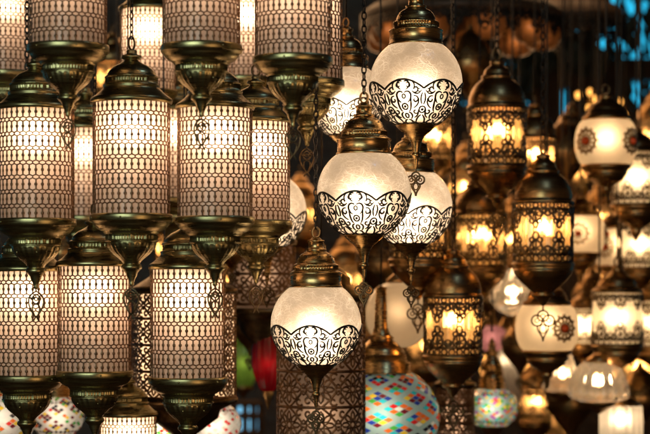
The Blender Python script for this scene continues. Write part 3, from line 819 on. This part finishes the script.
# unlit brass pieces hanging in the gloom behind the cylinders
def build_unlit():
    root = empty('brass_pendant_lamp')
    mesh_obj('body', lathe(smoothprof([(3, 40), (5, 34), (14, 26), (24, 10), (26, 0), (24, -12), (13, -26), (6, -34), (2, -44)], 4), 40), M['bronze'], root)
    mesh_obj('band', crown_bm(26.5, 14, 8, True, 1.4), M['dark'], root)
    mesh_obj('pendant', trefoil_bm(.8), M['dark'], root, loc=(0, 0, -43*U))
    return root
un = build_unlit()
for px, py, d, k, lb in [(308, 60, 3.9, .9, 'unlit brass lamp in the dark behind the upper right cylinder'), (232, 250, 3.42, .52, 'small unlit brass lamp between the two rear cups'),
                         (118, 252, 3.9, .8, 'unlit brass lamp between the middle and bottom rows'), (62, 250, 3.8, .8, 'unlit brass lamp behind the left-hand cups'),
                         (470, 62, 4.6, .9, 'unlit brass lamp above the topmost tube lantern'), (566, 150, 4.9, .9, 'unlit brass lamp left of the highest opal lamp'),
                         (592, 300, 4.9, .8, 'unlit brass lamp left of the lace crowned cylinder'), (520, 345, 4.6, .7, 'unlit brass lamp under the crystal lamp'),
                         (380, 262, 4.2, .9, 'unlit brass lamp between the two middle globes and the cream one'), (640, 395, 4.6, .8, 'unlit brass lamp in the lower right corner'),
                         (250, 325, 4.0, .7, 'unlit brass lamp above the green glass'), (570, 400, 4.8, .9, 'unlit brass lamp left of the bright ribbed cylinder')]:
    place(un, px, py, d, k, lb, 'lantern', 'unlit brass lamps', hang='cord', hz=40)
kill(un)

# ================================================================== setting
def box(name, x0, x1, y0, y1, z0, z1, mat, kind='structure'):
    bm = bmesh.new()
    bmesh.ops.create_cube(bm, size=1)
    for v in bm.verts: v.co = Vector((x0+(x1-x0)*(v.co.x+.5), y0+(y1-y0)*(v.co.y+.5), z0+(z1-z0)*(v.co.z+.5)))
    o = mesh_obj(name, bm, mat, smooth=False)
    if kind: o['kind'] = kind
    return o
box('ceiling', -4, 4, -1.5, 8.2, CEIL, CEIL+.1, M['wood'])
box('floor', -4, 4, -1.5, 8.2, -.1, 0, M['wood'])
# back wall of dark timber with openings to the daylight, laid out in cells round the openings
YB = 7.4
def wx(px): return (px-325)*U*YB/D0
def wz(py): return CAMZ + (HY-py)*U*YB/D0
OPEN = [(535, 700, -40, 58), (632, 660, 80, 108), (562, 569, 88, 118), (462, 532, 48, 104)]
xs = sorted({-4, 4, *[wx(v) for o in OPEN for v in o[:2]]}); zs = sorted({0, CEIL, *[wz(v) for o in OPEN for v in o[2:]]})
bm = bmesh.new()
for x0, x1 in zip(xs, xs[1:]):
    for z0, z1 in zip(zs, zs[1:]):
        cx, cz = (x0+x1)/2, (z0+z1)/2
        if any(wx(o[0]) < cx < wx(o[1]) and wz(o[3]) < cz < wz(o[2]) for o in OPEN): continue
        r = bmesh.ops.create_cube(bm, size=1)['verts']
        for v in r: v.co = Vector((x0+(x1-x0)*(v.co.x+.5), YB+.12*(v.co.y+.5), z0+(z1-z0)*(v.co.z+.5)))
mesh_obj('back_wall', bm, M['wood'], smooth=False)['kind'] = 'structure'

# daylight window: blue panes in an irregular lattice behind hanging leaves
sky = box('sky', -6, 6, 9.0, 9.05, 0, 4.5, M['blueglass'])

def leafy(name, label, cat, spots, d, size, mat, n, group=None):
    root = empty(name, W(*spots[0][:2], d)); tag(root, label, cat, group)
    bm = bmesh.new(); rnd = random.Random(hash(name+label) % 1000 if False else len(label))
    for (px, py, rx, ry) in spots:
        for _ in range(n):
            a = rnd.uniform(0, 6.28); rr = math.sqrt(rnd.random())
            c = W(px+rx*rr*math.cos(a), py+ry*rr*math.sin(a), d+rnd.uniform(-.15, .15)) - root.location
            t = Vector((rnd.uniform(-.5, .5), rnd.uniform(-.3, .3), -1)).normalized()
            s = t.cross(Vector((rnd.uniform(-.4, .4), 1, rnd.uniform(-.3, .3)))).normalized()
            L = size*rnd.uniform(.6, 1.4)
            vs = [bm.verts.new(c+t*L), bm.verts.new(c+s*L*.32), bm.verts.new(c-t*L*.9), bm.verts.new(c-s*L*.32)]
            bm.faces.new(vs)
    mesh_obj('foliage', bm, mat, root, smooth=False)
    bm = bmesh.new()
    for (px, py, rx, ry) in spots:
        tube(bm, [W(px+rx*.2*math.sin(q), py+ry-(py+ry+60)*q/8, d)-root.location for q in range(9)], .006, 5)
    mesh_obj('stem', bm, mat, root)
    return root
M['leafdark'] = plain('dark_leaf', (.006, .012, .006), (.02, .03, .012), .6, 30)
leafy('hanging_vine', 'black leafy vine silhouetted on dull blue daylight above the topmost tube lantern', 'plant', [(498, 76, 44, 32)], 6.9, .032, M['leafdark'], 420, 'hanging vines')
leafy('hanging_vine', 'black leafy vine breaking the blue daylight into specks, left of the brightest patch', 'plant', [(565, 20, 34, 34), (560, 52, 34, 14), (590, 60, 18, 10)], 6.8, .034, M['leafdark'], 210, 'hanging vines')
leafy('hanging_vine', 'thin leafy vine crossing the brightest blue patch in the upper right corner', 'plant', [(627, 22, 34, 40)], 6.7, .036, M['leafdark'], 100, 'hanging vines')
leafy('hanging_vine', 'short leafy vine over the small blue patch at the right edge', 'plant', [(640, 96, 16, 16)], 6.75, .03, M['leafdark'], 26, 'hanging vines')

# daylight low behind the red lamp: pale blue window panes
def low_window(px, py, d, w, h, label):
    root = empty('shop_window', W(px, py, d)); tag(root, label, 'window')
    s = U*d/D0
    bm = bmesh.new(); bmesh.ops.create_cube(bm, size=1)
    for v in bm.verts: v.co = Vector((v.co.x*w*s, v.co.y*.01, v.co.z*h*s))
    mesh_obj('pane', bm, M['palesky'], root, smooth=False)
    bm = bmesh.new()
    for x in (-.5, -.1, .22, .5): tube(bm, [(x*w*s, -.02, -h*.55*s), (x*w*s, -.02, h*.55*s)], .012, 4)
    for z in (-.5, .08, .5): tube(bm, [(-w*.55*s, -.022, z*h*s), (w*.55*s, -.022, z*h*s)], .012, 4)
    mesh_obj('frame', bm, M['wood'], root, smooth=False)
low_window(248, 418, 6.4, 26, 30, 'pale blue window panes low between the greyish mosaic globe and the lowest globe')

# ================================================================== camera, lights, world
w = bpy.data.worlds.new('World'); sc.world = w; w.use_nodes = True
bg = w.node_tree.nodes['Background']; bg.inputs[0].default_value = (.9, .55, .32, 1); bg.inputs[1].default_value = .035
def area(name, loc, target, size, power, color, sy=None):
    l = bpy.data.lights.new(name, 'AREA'); l.energy = power; l.color = color; l.size = size
    if sy: l.shape = 'RECTANGLE'; l.size_y = sy
    o = bpy.data.objects.new(name, l); col.objects.link(o); o.location = loc
    o.rotation_euler = (Vector(target)-Vector(loc)).to_track_quat('-Z', 'Y').to_euler(); return o
area('street_daylight', (-1.4, -.7, 2.3), (-.2, 3, 1.65), 2.4, 62, (.72, .95, .90), 1.5)
area('added_glint_light', (.62, 2.62, 3.05), (.15, 3, 2.0), .26, 1.6, (.35, .65, 1.0), .12)  # unseen blue light added to put a glint on the uppermost globe
area('added_warm_fill', (1.4, .3, 1.1), (0.2, 3.2, 1.7), 1.2, 15.0, (1, .60, .32))  # added warm fill that lifts the dark brass, no lamp stands here
area('added_warm_back_fill', (-.2, 5.6, 2.5), (0, 4.6, 1.4), 2.2, 22.0, (1, .55, .25), 1.2)  # added warm fill behind the middle lamps, brightens the background

cam = bpy.data.cameras.new('camera'); co = bpy.data.objects.new('camera', cam); col.objects.link(co)
co.location = (0, 0, CAMZ); co.rotation_euler = (PI/2, 0, 0)
cam.sensor_width = 36; cam.lens = 36/(1.06/3.0)
cam.shift_y = (HY-217)/650
cam.clip_start = .1; cam.clip_end = 60
cam.dof.use_dof = True; cam.dof.focus_distance = 2.98; cam.dof.aperture_fstop = 4.8; cam.dof.aperture_blades = 0
sc.camera = co
sc.view_settings.view_transform = 'Standard'; sc.view_settings.look = 'None'; sc.view_settings.gamma = 1; sc.view_settings.exposure = 0
cy = sc.cycles
cy.use_denoising = True; cy.max_bounces = 8; cy.diffuse_bounces = 3; cy.glossy_bounces = 4; cy.transmission_bounces = 4; cy.transparent_max_bounces = 12
cy.caustics_reflective = False; cy.caustics_refractive = False; cy.sample_clamp_indirect = 4; cy.sample_clamp_direct = 0
cy.use_light_tree = True
